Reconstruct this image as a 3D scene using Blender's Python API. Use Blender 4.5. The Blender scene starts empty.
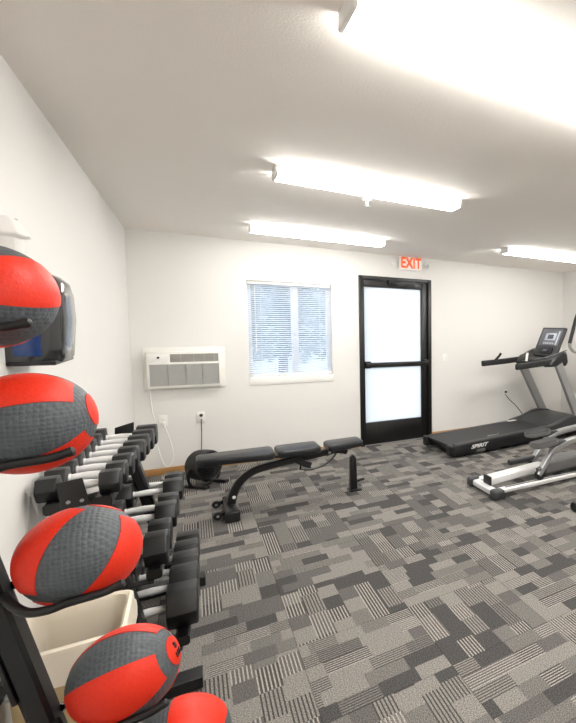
import bpy, bmesh, math, random
from mathutils import Vector, Matrix
random.seed(7)
C = bpy.context.scene.collection
PI = math.pi

# ------------------------------------------------------------------ camera
F_PX, CX, CY = 468.469, 542.0, 361.5
YAW, PITCH, ROLL, CAM_H = 0.644, -0.077, 0.014, 1.549
def cam_basis():
    f = Vector((math.sin(YAW)*math.cos(PITCH), math.cos(YAW)*math.cos(PITCH), math.sin(PITCH)))
    r = Vector((math.cos(YAW), -math.sin(YAW), 0)); u = r.cross(f)
    c, s = math.cos(ROLL), math.sin(ROLL)
    return c*r+s*u, -s*r+c*u, f
cam = bpy.data.cameras.new('camera'); cam_o = bpy.data.objects.new('camera', cam); C.objects.link(cam_o)
_r, _u, _f = cam_basis()
cam_o.matrix_world = Matrix(((_r.x, _u.x, -_f.x, 0), (_r.y, _u.y, -_f.y, 0), (_r.z, _u.z, -_f.z, CAM_H), (0, 0, 0, 1)))
cam.sensor_fit = 'VERTICAL'; cam.sensor_height = 24.0; cam.lens = F_PX/723*24.0
cam.shift_x = -(CX-288)/723; cam.shift_y = (CY-361.5)/723
cam.clip_start = 0.05; cam.clip_end = 200
bpy.context.scene.camera = cam_o

# ------------------------------------------------------------------ world, exposure
sc = bpy.context.scene
sc.view_settings.view_transform = 'Standard'; sc.view_settings.look = 'None'
sc.view_settings.gamma = 1.0; sc.view_settings.exposure = 2.13
W = bpy.data.worlds.new('overcast_sky'); sc.world = W; W.use_nodes = True
wn = W.node_tree.nodes; wl = W.node_tree.links
bgn = wn['Background']
tc = wn.new('ShaderNodeTexCoord'); cl = wn.new('ShaderNodeTexNoise'); cl.inputs['Scale'].default_value = 2.2
cl.inputs['Detail'].default_value = 5
cr = wn.new('ShaderNodeValToRGB')
cr.color_ramp.elements[0].position = .35; cr.color_ramp.elements[0].color = (.74, .85, 1, 1)
cr.color_ramp.elements[1].position = .62; cr.color_ramp.elements[1].color = (.95, .98, 1, 1)
wl.new(tc.outputs['Generated'], cl.inputs['Vector']); wl.new(cl.outputs['Fac'], cr.inputs['Fac'])
wl.new(cr.outputs['Color'], bgn.inputs['Color']); bgn.inputs['Strength'].default_value = 1.0
LAMP_STRENGTH = 9.0
LAMP_COLOR = (1.0, .975, .93)

# ------------------------------------------------------------------ materials
def mat(name, col, rough=.5, metal=0.0, var=0.0, bump=0.0, bscale=60.0, coat=0.0, spec=None, kind='noise'):
    m = bpy.data.materials.new(name); m.use_nodes = True
    nt = m.node_tree; b = nt.nodes['Principled BSDF']
    b.inputs['Base Color'].default_value = (*col, 1); b.inputs['Roughness'].default_value = rough
    b.inputs['Metallic'].default_value = metal
    if coat: b.inputs['Coat Weight'].default_value = coat; b.inputs['Coat Roughness'].default_value = .15
    if spec is not None: b.inputs['Specular IOR Level'].default_value = spec
    if var or bump:
        t = nt.nodes.new('ShaderNodeTexCoord')
        if kind == 'noise':
            n = nt.nodes.new('ShaderNodeTexNoise'); n.inputs['Scale'].default_value = bscale; n.inputs['Detail'].default_value = 4
            out = n.outputs['Fac']
        else:
            n = nt.nodes.new('ShaderNodeTexVoronoi'); n.inputs['Scale'].default_value = bscale
            n.inputs['Randomness'].default_value = .25; out = n.outputs['Distance']
        nt.links.new(t.outputs['Object'], n.inputs['Vector'])
        if var:
            mx = nt.nodes.new('ShaderNodeMix'); mx.data_type = 'RGBA'
            mx.inputs['A'].default_value = (*[c*(1-var) for c in col], 1); mx.inputs['B'].default_value = (*[min(1, c*(1+var)) for c in col], 1)
            nt.links.new(out, mx.inputs['Factor']); nt.links.new(mx.outputs['Result'], b.inputs['Base Color'])
        if bump:
            bp = nt.nodes.new('ShaderNodeBump'); bp.inputs['Strength'].default_value = bump; bp.inputs['Distance'].default_value = .004
            if kind != 'noise': bp.invert = True
            nt.links.new(out, bp.inputs['Height']); nt.links.new(bp.outputs['Normal'], b.inputs['Normal'])
    return m
def emit(name, col, s):
    m = bpy.data.materials.new(name); m.use_nodes = True; nt = m.node_tree; nt.nodes.clear()
    e = nt.nodes.new('ShaderNodeEmission'); e.inputs['Color'].default_value = (*col, 1); e.inputs['Strength'].default_value = s
    o = nt.nodes.new('ShaderNodeOutputMaterial'); nt.links.new(e.outputs[0], o.inputs[0]); return m
def glass(name, frosted):
    m = bpy.data.materials.new(name); m.use_nodes = True; nt = m.node_tree; nt.nodes.clear()
    o = nt.nodes.new('ShaderNodeOutputMaterial'); mx = nt.nodes.new('ShaderNodeMixShader')
    g = nt.nodes.new('ShaderNodeBsdfGlossy'); g.inputs['Roughness'].default_value = .25 if frosted else .02
    a = nt.nodes.new('ShaderNodeBsdfTranslucent' if frosted else 'ShaderNodeBsdfTransparent')
    a.inputs['Color'].default_value = (.70, .71, .71, 1) if frosted else (.93, .96, 1, 1)
    mx.inputs[0].default_value = .05
    nt.links.new(a.outputs[0], mx.inputs[1]); nt.links.new(g.outputs[0], mx.inputs[2]); nt.links.new(mx.outputs[0], o.inputs[0])
    return m
M = {}
M['wall'] = mat('wall_paint', (.75, .735, .71), .6, bump=.12, bscale=220)
M['ceil'] = mat('ceiling_paint', (.93, .885, .83), .8, bump=.35, bscale=140)
M['wood'] = mat('oak_baseboard', (.46, .25, .09), .45, var=.25, bscale=9)
M['white_metal'] = mat('white_metal', (.82, .81, .78), .4)
M['white_plastic'] = mat('white_plastic', (.84, .83, .80), .35)
M['ac_body'] = mat('ac_plastic', (.80, .79, .74), .45)
M['ac_grille'] = mat('ac_grille', (.40, .405, .39), .5)
M['ac_vent'] = mat('ac_vent', (.33, .31, .28), .5)
M['door_black'] = mat('door_bronze', (.006, .0052, .0052), .35, var=.2, bscale=4)
M['black_steel'] = mat('black_powder_coat', (.004, .004, .0045), .36, bump=.08, bscale=400)
M['black_rubber'] = mat('black_rubber', (.006, .006, .007), .5, var=.2, bump=.1, bscale=160)
M['hex_rubber'] = mat('hex_rubber', (.006, .006, .007), .42, var=.2, bump=.08, bscale=120)
M['chrome'] = mat('chrome_handle', (.82, .82, .82), .28, metal=.2)
M['vinyl'] = mat('black_vinyl', (.008, .009, .012), .33, var=.15, bump=.12, bscale=260)
M['ball_red'] = mat('ball_red', (.68, .028, .009), .45, var=.10, bump=.22, bscale=170, spec=.3)
M['ball_grey'] = mat('ball_grey', (.070, .083, .092), .55, var=.2, bump=.55, bscale=120, kind='vor')
M['ink'] = mat('black_ink', (.02, .012, .012), .6)
M['bin'] = mat('tan_plastic', (.50, .38, .20), .5)
M['silver'] = mat('silver_paint', (.34, .34, .34), .36, metal=.5)
M['bright_silver'] = mat('bright_silver', (.80, .80, .80), .3, metal=.35)
M['grey_plastic'] = mat('grey_plastic', (.035, .036, .038), .45)
M['dark_plastic'] = mat('dark_plastic', (.008, .008, .0095), .42)
M['mid_plastic'] = mat('mid_grey_plastic', (.13, .13, .13), .45)
M['belt'] = mat('running_belt', (.018, .018, .021), .5, bump=.2, bscale=300)
M['rail_grey'] = mat('foot_rail', (.05, .05, .055), .5, bump=.2, bscale=300)
M['letter_white'] = mat('white_lettering', (.8, .8, .8), .5)
M['panel_blue_grey'] = mat('panel_grey', (.12, .125, .145), .35)
M['lcd'] = mat('display_grey', (.42, .45, .50), .25)
M['lcd_dark'] = mat('display_dark', (.06, .07, .09), .25)
M['gloss_black'] = mat('gloss_black', (.014, .015, .017), .12, coat=.5)
M['blue_plastic'] = mat('blue_plastic', (.006, .035, .15), .12, coat=.4)
M['cord_black'] = mat('cord_black', (.03, .03, .03), .5)
M['cord_white'] = mat('cord_white', (.82, .82, .80), .45)
M['glass'] = glass('clear_glass', False)
M['frost'] = glass('frosted_glass', True)
M['diffuser'] = emit('lamp_diffuser', LAMP_COLOR, LAMP_STRENGTH)
M['exit_red'] = emit('exit_letters', (1.0, .13, .035), .24)
M['exit_face'] = mat('exit_face', (.85, .80, .74), .4)
M['lens'] = mat('lamp_lens', (.55, .56, .56), .15)
M['asphalt'] = mat('asphalt', (.34, .35, .36), .9, var=.3, bscale=2)
M['leaf'] = mat('leaf_green', (.12, .17, .12), .7, var=.4, bscale=6)
M['bark'] = mat('bark', (.16, .13, .11), .9, var=.3, bscale=8)
M['siding'] = mat('grey_siding', (.50, .53, .56), .7, var=.1, bscale=3)

def liner_mat():
    m = mat('cream_liner', (.97, .95, .88), .45, bump=.3, bscale=22)
    b = m.node_tree.nodes['Principled BSDF']
    b.inputs['Subsurface Weight'].default_value = .0
    tr = m.node_tree.nodes.new('ShaderNodeBsdfTranslucent'); tr.inputs['Color'].default_value = (.97, .92, .80, 1)
    mx = m.node_tree.nodes.new('ShaderNodeMixShader'); mx.inputs[0].default_value = .5
    o = m.node_tree.nodes['Material Output']
    m.node_tree.links.new(b.outputs[0], mx.inputs[1]); m.node_tree.links.new(tr.outputs[0], mx.inputs[2]); m.node_tree.links.new(mx.outputs[0], o.inputs[0])
    return m
M['liner'] = liner_mat()

def slat_mat():
    m = bpy.data.materials.new('blind_slats'); m.use_nodes = True; nt = m.node_tree
    b = nt.nodes['Principled BSDF']; b.inputs['Base Color'].default_value = (.86, .87, .90, 1); b.inputs['Roughness'].default_value = .4
    tr = nt.nodes.new('ShaderNodeBsdfTranslucent'); tr.inputs['Color'].default_value = (.86, .90, .97, 1)
    mx = nt.nodes.new('ShaderNodeMixShader'); mx.inputs[0].default_value = .4
    nt.links.new(b.outputs[0], mx.inputs[1]); nt.links.new(tr.outputs[0], mx.inputs[2]); nt.links.new(mx.outputs[0], nt.nodes['Material Output'].inputs[0])
    return m
M['slat'] = slat_mat()

def carpet_mat():
    m = bpy.data.materials.new('carpet_tiles'); m.use_nodes = True; nt = m.node_tree; b = nt.nodes['Principled BSDF']
    L = nt.links
    def S(v, sock):
        if isinstance(v, (int, float)): sock.default_value = v
        else: L.new(v, sock)
    def ma(op, a, c=None, d=None):
        n = nt.nodes.new('ShaderNodeMath'); n.operation = op; S(a, n.inputs[0])
        if c is not None: S(c, n.inputs[1])
        if d is not None: S(d, n.inputs[2])
        return n.outputs[0]
    def comb(x, y, z=0):
        n = nt.nodes.new('ShaderNodeCombineXYZ'); S(x, n.inputs[0]); S(y, n.inputs[1]); S(z, n.inputs[2]); return n.outputs[0]
    def wn_(v):
        n = nt.nodes.new('ShaderNodeTexWhiteNoise'); n.noise_dimensions = '3D'; L.new(v, n.inputs['Vector'])
        s = nt.nodes.new('ShaderNodeSeparateColor'); L.new(n.outputs['Color'], s.inputs[0]); return n.outputs['Value'], s.outputs[0], s.outputs[1], s.outputs[2]
    def mix(f, a, c):
        n = nt.nodes.new('ShaderNodeMix'); S(f, n.inputs['Factor']); S(a, n.inputs['A']); S(c, n.inputs['B']); return n.outputs['Result']
    t = nt.nodes.new('ShaderNodeTexCoord'); sp = nt.nodes.new('ShaderNodeSeparateXYZ'); L.new(t.outputs['Object'], sp.inputs[0])
    T = .543
    u = ma('DIVIDE', ma('SUBTRACT', sp.outputs[0], .358), T); v = ma('DIVIDE', ma('SUBTRACT', sp.outputs[1], .218), T)
    cu, cv = ma('FLOOR', u), ma('FLOOR', v); fu, fv = ma('FRACT', u), ma('FRACT', v)
    cv0, c1, c2, c3 = wn_(comb(cu, cv, 3.3))
    rot = ma('LESS_THAN', ma('FRACT', ma('MULTIPLY', ma('ADD', cu, cv), .5)), .25)
    a = mix(rot, fu, fv); bb = mix(rot, fv, fu)
    NR = 6
    row = ma('FLOOR', ma('MULTIPLY', bb, NR))
    r0, r1, r2, r3 = wn_(comb(ma('ADD', ma('MULTIPLY', cu, 13.1), row), ma('MULTIPLY', cv, 7.7), 1.7))
    blk = ma('FLOOR', ma('ADD', ma('MULTIPLY', a, ma('ADD', 2.0, ma('MULTIPLY', r2, 2.6))), r1))
    n0, n1, n2, n3 = wn_(comb(ma('ADD', ma('MULTIPLY', cu, 5.3), ma('MULTIPLY', blk, .71)), ma('ADD', ma('MULTIPLY', cv, 9.1), ma('MULTIPLY', row, .37)), 5.1))
    rmp = nt.nodes.new('ShaderNodeValToRGB'); rmp.color_ramp.interpolation = 'CONSTANT'
    e = rmp.color_ramp.elements; e[0].position = 0; e[0].color = (.072, .069, .068, 1); e[1].position = .27; e[1].color = (.120, .114, .109, 1)
    x = e.new(.47); x.color = (.165, .156, .146, 1); x = e.new(.66); x.color = (.235, .221, .203, 1)
    L.new(n1, rmp.inputs['Fac'])
    st = ma('LESS_THAN', ma('FRACT', ma('MULTIPLY', bb, NR*6)), .40)
    sf = ma('MULTIPLY', ma('GREATER_THAN', n2, .60), st)
    lt = nt.nodes.new('ShaderNodeMix'); lt.data_type = 'RGBA'
    alt = nt.nodes.new('ShaderNodeMix'); alt.data_type = 'RGBA'
    alt.inputs['A'].default_value = (.36, .335, .305, 1); alt.inputs['B'].default_value = (.062, .059, .058, 1)
    L.new(ma('GREATER_THAN', n1, .5), alt.inputs['Factor'])
    L.new(sf, lt.inputs['Factor']); L.new(rmp.outputs['Color'], lt.inputs['A']); L.new(alt.outputs['Result'], lt.inputs['B'])
    # fibres and tile seams
    fn = nt.nodes.new('ShaderNodeTexNoise'); fn.inputs['Scale'].default_value = 210; fn.inputs['Detail'].default_value = 3; L.new(t.outputs['Object'], fn.inputs['Vector'])
    fib = ma('ADD', -.80, ma('MULTIPLY', fn.outputs['Fac'], 3.4))
    seam = ma('LESS_THAN', ma('MINIMUM', ma('MINIMUM', fu, fv), ma('MINIMUM', ma('SUBTRACT', 1, fu), ma('SUBTRACT', 1, fv))), .004)
    fac = ma('MULTIPLY', fib, ma('SUBTRACT', 1.05, ma('MULTIPLY', seam, .38)))
    vm = nt.nodes.new('ShaderNodeVectorMath'); vm.operation = 'SCALE'; L.new(lt.outputs['Result'], vm.inputs[0]); L.new(fac, vm.inputs['Scale'])
    L.new(vm.outputs[0], b.inputs['Base Color']); b.inputs['Roughness'].default_value = .95; b.inputs['Specular IOR Level'].default_value = .15
    bp = nt.nodes.new('ShaderNodeBump'); bp.inputs['Strength'].default_value = .4; bp.inputs['Distance'].default_value = .003
    L.new(fn.outputs['Fac'], bp.inputs['Height']); L.new(bp.outputs['Normal'], b.inputs['Normal'])
    return m
M['carpet'] = carpet_mat()

# ------------------------------------------------------------------ mesh helpers
class MB:
    def __init__(s): s.v = []; s.f = []
    def add(s, vs, fs, mtx=None):
        o = len(s.v)
        s.v += [(mtx @ Vector(p)) if mtx else Vector(p) for p in vs]
        s.f += [[o+i for i in f] for f in fs]; return s
    def box(s, lo, hi, mtx=None):
        x0, y0, z0 = lo; x1, y1, z1 = hi
        return s.add([(x0,y0,z0),(x1,y0,z0),(x1,y1,z0),(x0,y1,z0),(x0,y0,z1),(x1,y0,z1),(x1,y1,z1),(x0,y1,z1)],
                     [(3,2,1,0),(4,5,6,7),(0,1,5,4),(1,2,6,5),(2,3,7,6),(3,0,4,7)], mtx)
    def loft(s, rings, cap=True, closed=False):
        n = len(rings[0]); vs = [p for r in rings for p in r]; fs = []
        m = len(rings)
        for i in range(m if closed else m-1):
            a, b = i*n, ((i+1) % m)*n
            for j in range(n): fs.append((a+j, a+(j+1) % n, b+(j+1) % n, b+j))
        if cap and not closed: fs.append(tuple(range(n-1, -1, -1))); fs.append(tuple((m-1)*n+j for j in range(n)))
        return s.add(vs, fs)
    def sweep(s, pts, prof, up=None, closed=False, scale=None):
        pts = [Vector(p) for p in pts]; m = len(pts); rings = []; prev = None
        for i, p in enumerate(pts):
            if closed: t = (pts[(i+1) % m]-pts[i-1]).normalized()
            else: t = ((pts[min(i+1, m-1)]-pts[max(i-1, 0)])).normalized()
            if up is not None:
                a = Vector(up) - Vector(up).dot(t)*t
                if a.length < 1e-4: a = t.orthogonal()
            elif prev is None: a = t.orthogonal()
            else: a = prev - prev.dot(t)*t
            a.normalize(); prev = a; b = t.cross(a); k = scale[i] if scale else 1
            rings.append([p + (a*y + b*x)*k for x, y in prof])
        return s.loft(rings, closed=closed)
    def tube(s, pts, r, n=12, **k): return s.sweep(pts, [(r*math.cos(2*PI*i/n), r*math.sin(2*PI*i/n)) for i in range(n)], **k)
    def bar(s, pts, w, h, up=(0, 0, 1), ch=.18, **k):
        c = min(w, h)*ch; w /= 2; h /= 2
        return s.sweep(pts, [(w-c,-h),(w,-h+c),(w,h-c),(w-c,h),(-w+c,h),(-w,h-c),(-w,-h+c),(-w+c,-h)], up=up, **k)
    def lathe(s, prof, c=(0,0,0), ax=(0,0,1), n=28):
        ax = Vector(ax).normalized(); a = ax.orthogonal().normalized(); b = ax.cross(a); c = Vector(c)
        return s.loft([[c+ax*z+(a*math.cos(2*PI*i/n)+b*math.sin(2*PI*i/n))*max(r, 1e-4) for i in range(n)] for r, z in prof])
    def prism(s, poly, d, o, ex, ey):
        """poly in the plane (ex, ey) at o, pushed along d"""
        o, ex, ey, d = Vector(o), Vector(ex), Vector(ey), Vector(d)
        return s.loft([[o+ex*x+ey*y for x, y in poly], [o+ex*x+ey*y+d for x, y in poly]])
    def build(s, name, m, parent=None, loc=None, bevel=0, seg=2, smooth=True, world=False):
        """vertices are in the parent's frame (world=True: in world axes, parent unrotated)"""
        off = Vector((0, 0, 0))
        if world and parent is not None: off = parent.location.copy()
        me = bpy.data.meshes.new(name); bm = bmesh.new()
        base = Vector(loc) if loc else Vector((0, 0, 0))
        vs = [bm.verts.new(p-off-base) for p in s.v]
        for f in s.f:
            try: bm.faces.new([vs[i] for i in f])
            except ValueError: pass
        bmesh.ops.recalc_face_normals(bm, faces=bm.faces[:])
        if bevel:
            es = [e for e in bm.edges if len(e.link_faces) == 2 and e.calc_face_angle(0) > .6]
            bmesh.ops.bevel(bm, geom=es, offset=bevel, segments=seg, profile=.5, affect='EDGES', clamp_overlap=True)
        if smooth:
            for f in bm.faces: f.smooth = True
            for e in bm.edges:
                if len(e.link_faces) == 2 and e.calc_face_angle(0) > .65: e.smooth = False
        bm.to_mesh(me); bm.free(); me.materials.append(m)
        o = bpy.data.objects.new(name, me); C.objects.link(o); o.location = base
        if parent is not None: o.parent = parent
        return o
def tag(o, label, cat, group=None, kind=None):
    if label: o['label'] = label
    if cat: o['category'] = cat
    if group: o['group'] = group
    if kind: o['kind'] = kind
    return o
def thing(name, label, cat, loc=(0, 0, 0), rz=0, group=None):
    o = bpy.data.objects.new(name, None); C.objects.link(o); o.location = loc; o.rotation_euler = (0, 0, rz); o.empty_display_size = .1
    return tag(o, label, cat, group)
def struct(name, mb, m, parent=None, **k):
    o = mb.build(name, m, parent, **k); o['kind'] = 'structure'; return o
def children(o): return [c for c in bpy.data.objects if c.parent == o]
def dup(o, parent=None):
    c = o.copy(); C.objects.link(c)
    if parent is not None: c.parent = parent
    for ch in children(o): dup(ch, c)
    return c
def text_mesh(name, body, size, m, parent, mtx, depth=.001, shear=0, sx=1.0, align='CENTER', bold=0.0):
    cu = bpy.data.curves.new(name, 'FONT'); cu.body = body; cu.size = size; cu.extrude = depth; cu.shear = shear
    cu.align_x = align; cu.align_y = 'CENTER'; cu.offset = bold
    t = bpy.data.objects.new(name+'_tmp', cu); C.objects.link(t)
    dg = bpy.context.evaluated_depsgraph_get(); me = bpy.data.meshes.new_from_object(t.evaluated_get(dg)); me.name = name
    bpy.data.objects.remove(t); bpy.data.curves.remove(cu)
    me.transform(mtx @ Matrix.Diagonal((sx, 1, 1, 1)))
    me.materials.clear(); me.materials.append(m)
    o = bpy.data.objects.new(name, me); C.objects.link(o); o.parent = parent; return o
def frame(o, x, y):
    x = Vector(x).normalized(); y = Vector(y).normalized(); z = x.cross(y)
    return Matrix(((x.x, y.x, z.x, o[0]), (x.y, y.y, z.y, o[1]), (x.z, y.z, z.z, o[2]), (0, 0, 0, 1)))
def spline(pts, n=8):
    P = [Vector(p) for p in pts]; P = [2*P[0]-P[1]]+P+[2*P[-1]-P[-2]]; out = []
    for i in range(1, len(P)-2):
        for k in range(n):
            t = k/n; a, b, c, d = P[i-1:i+3]
            out.append(.5*((2*b)+(c-a)*t+(2*a-5*b+4*c-d)*t*t+(-a+3*b-3*c+d)*t**3))
    return out+[P[-2]]

# ------------------------------------------------------------------ room
XL, XR, YB, YF, H = -.465, 4.88, 5.964, -1.7, 2.409
WT = .14
WX0, WX1, WZ0, WZ1 = .497, 1.35, .862, 1.99
DX0, DX1, DZ = 1.66, 2.60, 2.13
struct('floor', MB().box((XL-.14, YF-.14, -.1), (XR+.14, YB+.14, 0)), M['carpet'], smooth=False)
struct('ceiling', MB().box((XL-.14, YF-.14, H), (XR+.14, YB+.14, H+.1)), M['ceil'], smooth=False)
struct('wall_left', MB().box((XL-WT, YF-WT, 0), (XL, YB+WT, H)), M['wall'], smooth=False)
struct('wall_right', MB().box((XR, YF-WT, 0), (XR+WT, YB+WT, H)), M['wall'], smooth=False)
struct('wall_front', MB().box((XL, YF-WT, 0), (XR, YF, H)), M['wall'], smooth=False)
b = MB()
for lo, hi in (((XL, 0), (WX0, H)), ((WX0, 0), (WX1, WZ0)), ((WX0, WZ1), (WX1, H)), ((WX1, 0), (DX0, H)), ((DX0, DZ), (DX1, H)), ((DX1, 0), (XR, H))):
    b.box((lo[0], YB, lo[1]), (hi[0], YB+WT, hi[1]))
struct('wall_back', b, M['wall'], smooth=False)
def baseboard(name, lo, hi): struct(name, MB().box(lo, hi), M['wood'], bevel=.003)
BH = .068
b = MB().box((XL, YB-.012, 0), (DX0, YB, BH)).box((DX1, YB-.012, 0), (XR, YB, BH)); struct('baseboard_back', b, M['wood'], bevel=.003)
baseboard('baseboard_left', (XL, YF, 0), (XL+.012, YB-.012, BH)); baseboard('baseboard_right', (XR-.012, YF, 0), (XR, YB-.012, BH))

# window
w = thing('window_1', 'white framed sliding window in the back wall', 'window', ((WX0+WX1)/2, YB, WZ0)); w['kind'] = 'structure'
b = MB(); t = .045; y0, y1 = YB+.07, YB+.12
b.box((WX0, y0, WZ0), (WX0+t, y1, WZ1)).box((WX1-t, y0, WZ0), (WX1, y1, WZ1)).box((WX0+t, y0, WZ1-t), (WX1-t, y1, WZ1)).box((WX0+t, y0, WZ0), (WX1-t, y1, WZ0+t))
mx_ = (WX0+WX1)/2 + .045
b.box((mx_-.035, y0, WZ0+t), (mx_+.035, y1, WZ1-t))
b.build('window_frame', M['white_plastic'], w, world=True, bevel=.003)
MB().box((WX0+t, YB+.09, WZ0+t), (mx_-.035, YB+.096, WZ1-t)).build('pane', M['glass'], w, world=True, smooth=False)
MB().box((mx_+.035, YB+.09, WZ0+t), (WX1-t, YB+.096, WZ1-t)).build('pane', M['glass'], w, world=True, smooth=False)
MB().box((WX0-.004, YB-.008, WZ0-.014), (WX1+.004, YB+.07, WZ0+.075)).build('window_sill', M['white_plastic'], w, world=True, bevel=.004)

# door
d = thing('door_1', 'black framed exit door with two frosted panes', 'door', ((DX0+DX1)/2, YB, 0)); d['kind'] = 'structure'
b = MB(); ft = .045
b.box((DX0, YB-.015, 0), (DX0+ft, YB+.13, DZ)).box((DX1-ft, YB-.015, 0), (DX1, YB+.13, DZ)).box((DX0+ft, YB-.015, DZ-ft), (DX1-ft, YB+.13, DZ))
b.build('door_frame', M['door_black'], d, world=True, bevel=.003)
lx0, lx1, ly0, ly1 = DX0+ft+.004, DX1-ft-.004, YB+.015, YB+.06
G1x0, G1x1 = DX0+.070, DX1-.135
b = MB()
b.box((lx0, ly0, .008), (G1x0, ly1, DZ-ft-.004)).box((G1x1, ly0, .008), (lx1, ly1, DZ-ft-.004))
b.box((G1x0, ly0, .008), (G1x1, ly1, .29)).box((G1x0, ly0, 1.995), (G1x1, ly1, DZ-ft-.004)).box((G1x0, ly0, .985), (G1x1, ly1, 1.035))
b.build('door_leaf', M['door_black'], d, world=True, bevel=.002)
MB().box((G1x0, YB+.035, 1.035), (G1x1, YB+.042, 1.995)).build('upper_pane', M['frost'], d, world=True, smooth=False)
MB().box((G1x0, YB+.035, .29), (G1x1, YB+.042, .985)).build('lower_pane', M['frost'], d, world=True, smooth=False)
b = MB().box((lx0+.02, YB-.065, 1.0), (lx1-.015, YB-.035, 1.055)).box((lx0+.015, YB-.06, .985), (lx0+.075, YB+.016, 1.07)).box((lx1-.07, YB-.06, .985), (lx1-.01, YB+.016, 1.07))
b.build('push_bar', M['door_black'], d, world=True, bevel=.006)
b = MB().box((2.02, YB-.05, 2.035), (2.36, YB+.015, 2.085)); b.bar([(2.30, YB-.055, 2.03), (2.10, YB-.14, 2.025)], .025, .01).bar([(2.10, YB-.14, 2.025), (2.04, YB-.02, 2.06)], .02, .01)
b.build('door_closer', M['black_steel'], d, world=True, bevel=.003)
MB().box((DX0+ft, YB-.005, 0), (DX1-ft, YB+.13, .008)).build('threshold', M['silver'], d, world=True)

# blind
bl = thing('window_blind', 'white horizontal slat blind hanging in the window recess', 'blind', ((WX0+WX1)/2, YB+.035, WZ0+.01))
MB().box((WX0+.006, YB+.018, WZ1-.035), (WX1-.006, YB+.058, WZ1-.002)).build('headrail', M['white_plastic'], bl, world=True, bevel=.003)
b = MB(); n_s = 44; zt = WZ1-.045; zb = WZ0+.115
for i in range(n_s):
    z = zb+(zt-zb)*i/(n_s-1); a = math.radians(34)
    q = [Vector((0, s*.0125*math.cos(a), s*.0125*math.sin(a)*-1 + .0016*(1-s*s))) for s in (-1, -.5, 0, .5, 1)]
    prof = [p for p in q]+[p+Vector((0, 0, -.0007)) for p in reversed(q)]
    b.loft([[Vector((x, YB+.035, z))+p for p in prof] for x in (WX0+.008, WX1-.008)])
b.build('slats', M['slat'], bl, world=True)
MB().box((WX0+.008, YB+.02, WZ0+.085), (WX1-.008, YB+.05, WZ0+.105)).build('bottom_rail', M['white_plastic'], bl, world=True, bevel=.003)
for x in (WX0+.13, (WX0+WX1)/2, WX1-.13):
    MB().tube([(x, YB+.021, WZ1-.05), (x, YB+.021, WZ0+.06)], .0014, 6).build('ladder_cord', M['cord_white'], bl, world=True)
MB().tube([(WX0+.075, YB+.010, WZ1-.05), (WX0+.078, YB+.006, WZ0+.35)], .004, 8).build('tilt_wand', M['white_plastic'], bl, world=True)

# ------------------------------------------------------------------ outside, seen through the window
struct('ground', MB().box((-30, YB+.3, -.45), (45, 70, -.4)), M['asphalt'], smooth=False)
def tree(loc, h, r, label):
    t = thing('tree', label, 'tree', loc, 0, 'trees outside the window'); rnd = random.Random(int(h*100+r*10))
    MB().tube([(0, 0, 0), (.05, .02, h*.3), (0, .05, h*.8)], .14, 8, scale=[1, .8, .3]).build('trunk', M['bark'], t)
    b = MB()
    for i in range(2600):
        a = rnd.uniform(0, 2*PI); zz = rnd.uniform(.16, 1); rr = r*math.sqrt(rnd.random())*(1.12-zz)**.6
        p = Vector((rr*math.cos(a), rr*math.sin(a), zz*h)); e = Vector((rnd.gauss(0, 1), rnd.gauss(0, 1), rnd.gauss(0, 1))).normalized(); f = e.orthogonal().normalized()
        s = rnd.uniform(.07, .16); b.add([p-e*s, p+f*s*.5, p+e*s, p-f*s*.5], [(0, 1, 2, 3)])
    b.build('foliage', M['leaf'], t, smooth=False)
tree((2.2, 16, -.4), 5.2, 1.7, 'leafy tree outside, seen through the left half of the blind')
tree((5.4, 19, -.4), 6.4, 2.0, 'leafy tree outside, seen through the right half of the blind')
tree((1.1, 26, -.4), 6.0, 2.4, 'distant leafy tree outside at the left edge of the window')
h_ = thing('house', 'grey sided low building beyond the trees outside the window', 'building', (4, 34, -.4))
MB().box((-7, 0, 0), (9, 6, 2.6)).build('wall', M['siding'], h_); MB().prism([(-.4, 2.6), (6.4, 2.6), (3, 4.2)], (17, 0, 0), (-7.5, 0, 0), (0, 1, 0), (0, 0, 1)).build('roof', M['asphalt'], h_)

# ------------------------------------------------------------------ ceiling fixtures
def light(x0, y0, label, L=1.2, group='ceiling light fixtures'):
    t = thing('ceiling_light', label, 'ceiling light', (x0+L/2, y0+.08, H), 0, group)
    MB().box((-L/2, -.080, -.010), (L/2, .080, 0)).build('housing', M['white_metal'], t, bevel=.002)
    prof = [(-.074, -.0102), (-.076, -.048), (-.066, -.057), (.066, -.057), (.076, -.048), (.074, -.0102)]
    MB().prism(prof, (L-.024, 0, 0), (-L/2+.012, 0, 0), (0, 1, 0), (0, 0, 1)).build('diffuser', M['diffuser'], t)
    for s in (-1, 1):
        MB().prism([(-.0785, -.0102), (-.0795, -.050), (-.069, -.060), (.069, -.060), (.0795, -.050), (.0785, -.0102)], (.012*s, 0, 0), (s*(L/2-.012), 0, 0), (0, 1, 0), (0, 0, 1)).build('end_cap', M['white_metal'], t, bevel=.002)
light(.358, 1.285, 'long tube ceiling light nearest the camera, at the top of the photo')
light(.405, 2.985, 'tube ceiling light second from the camera, in front of the window', 1.125)
light(.455, 4.93, 'tube ceiling light closest to the back wall, above the window')
light(2.86, 4.47, 'tube ceiling light over the treadmill at the right')
light(2.9, 2.75, 'tube ceiling light over the elliptical, second in the right row')
light(2.9, .95, 'tube ceiling light at the near end of the right row')
light(.46, -.42, 'added fill light behind the camera, built like the left row tube lights')  # unseen fixture, added to brighten the near ceiling and left wall
light(2.9, -.8, 'added fill light behind the camera, built like the right row tube lights')  # second added fill fixture out of view, for more bounce onto the ceiling
s_ = thing('sprinkler_head', 'small white sprinkler head hanging below the ceiling between the lights', 'sprinkler', (1.02, 3.42, H))
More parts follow.
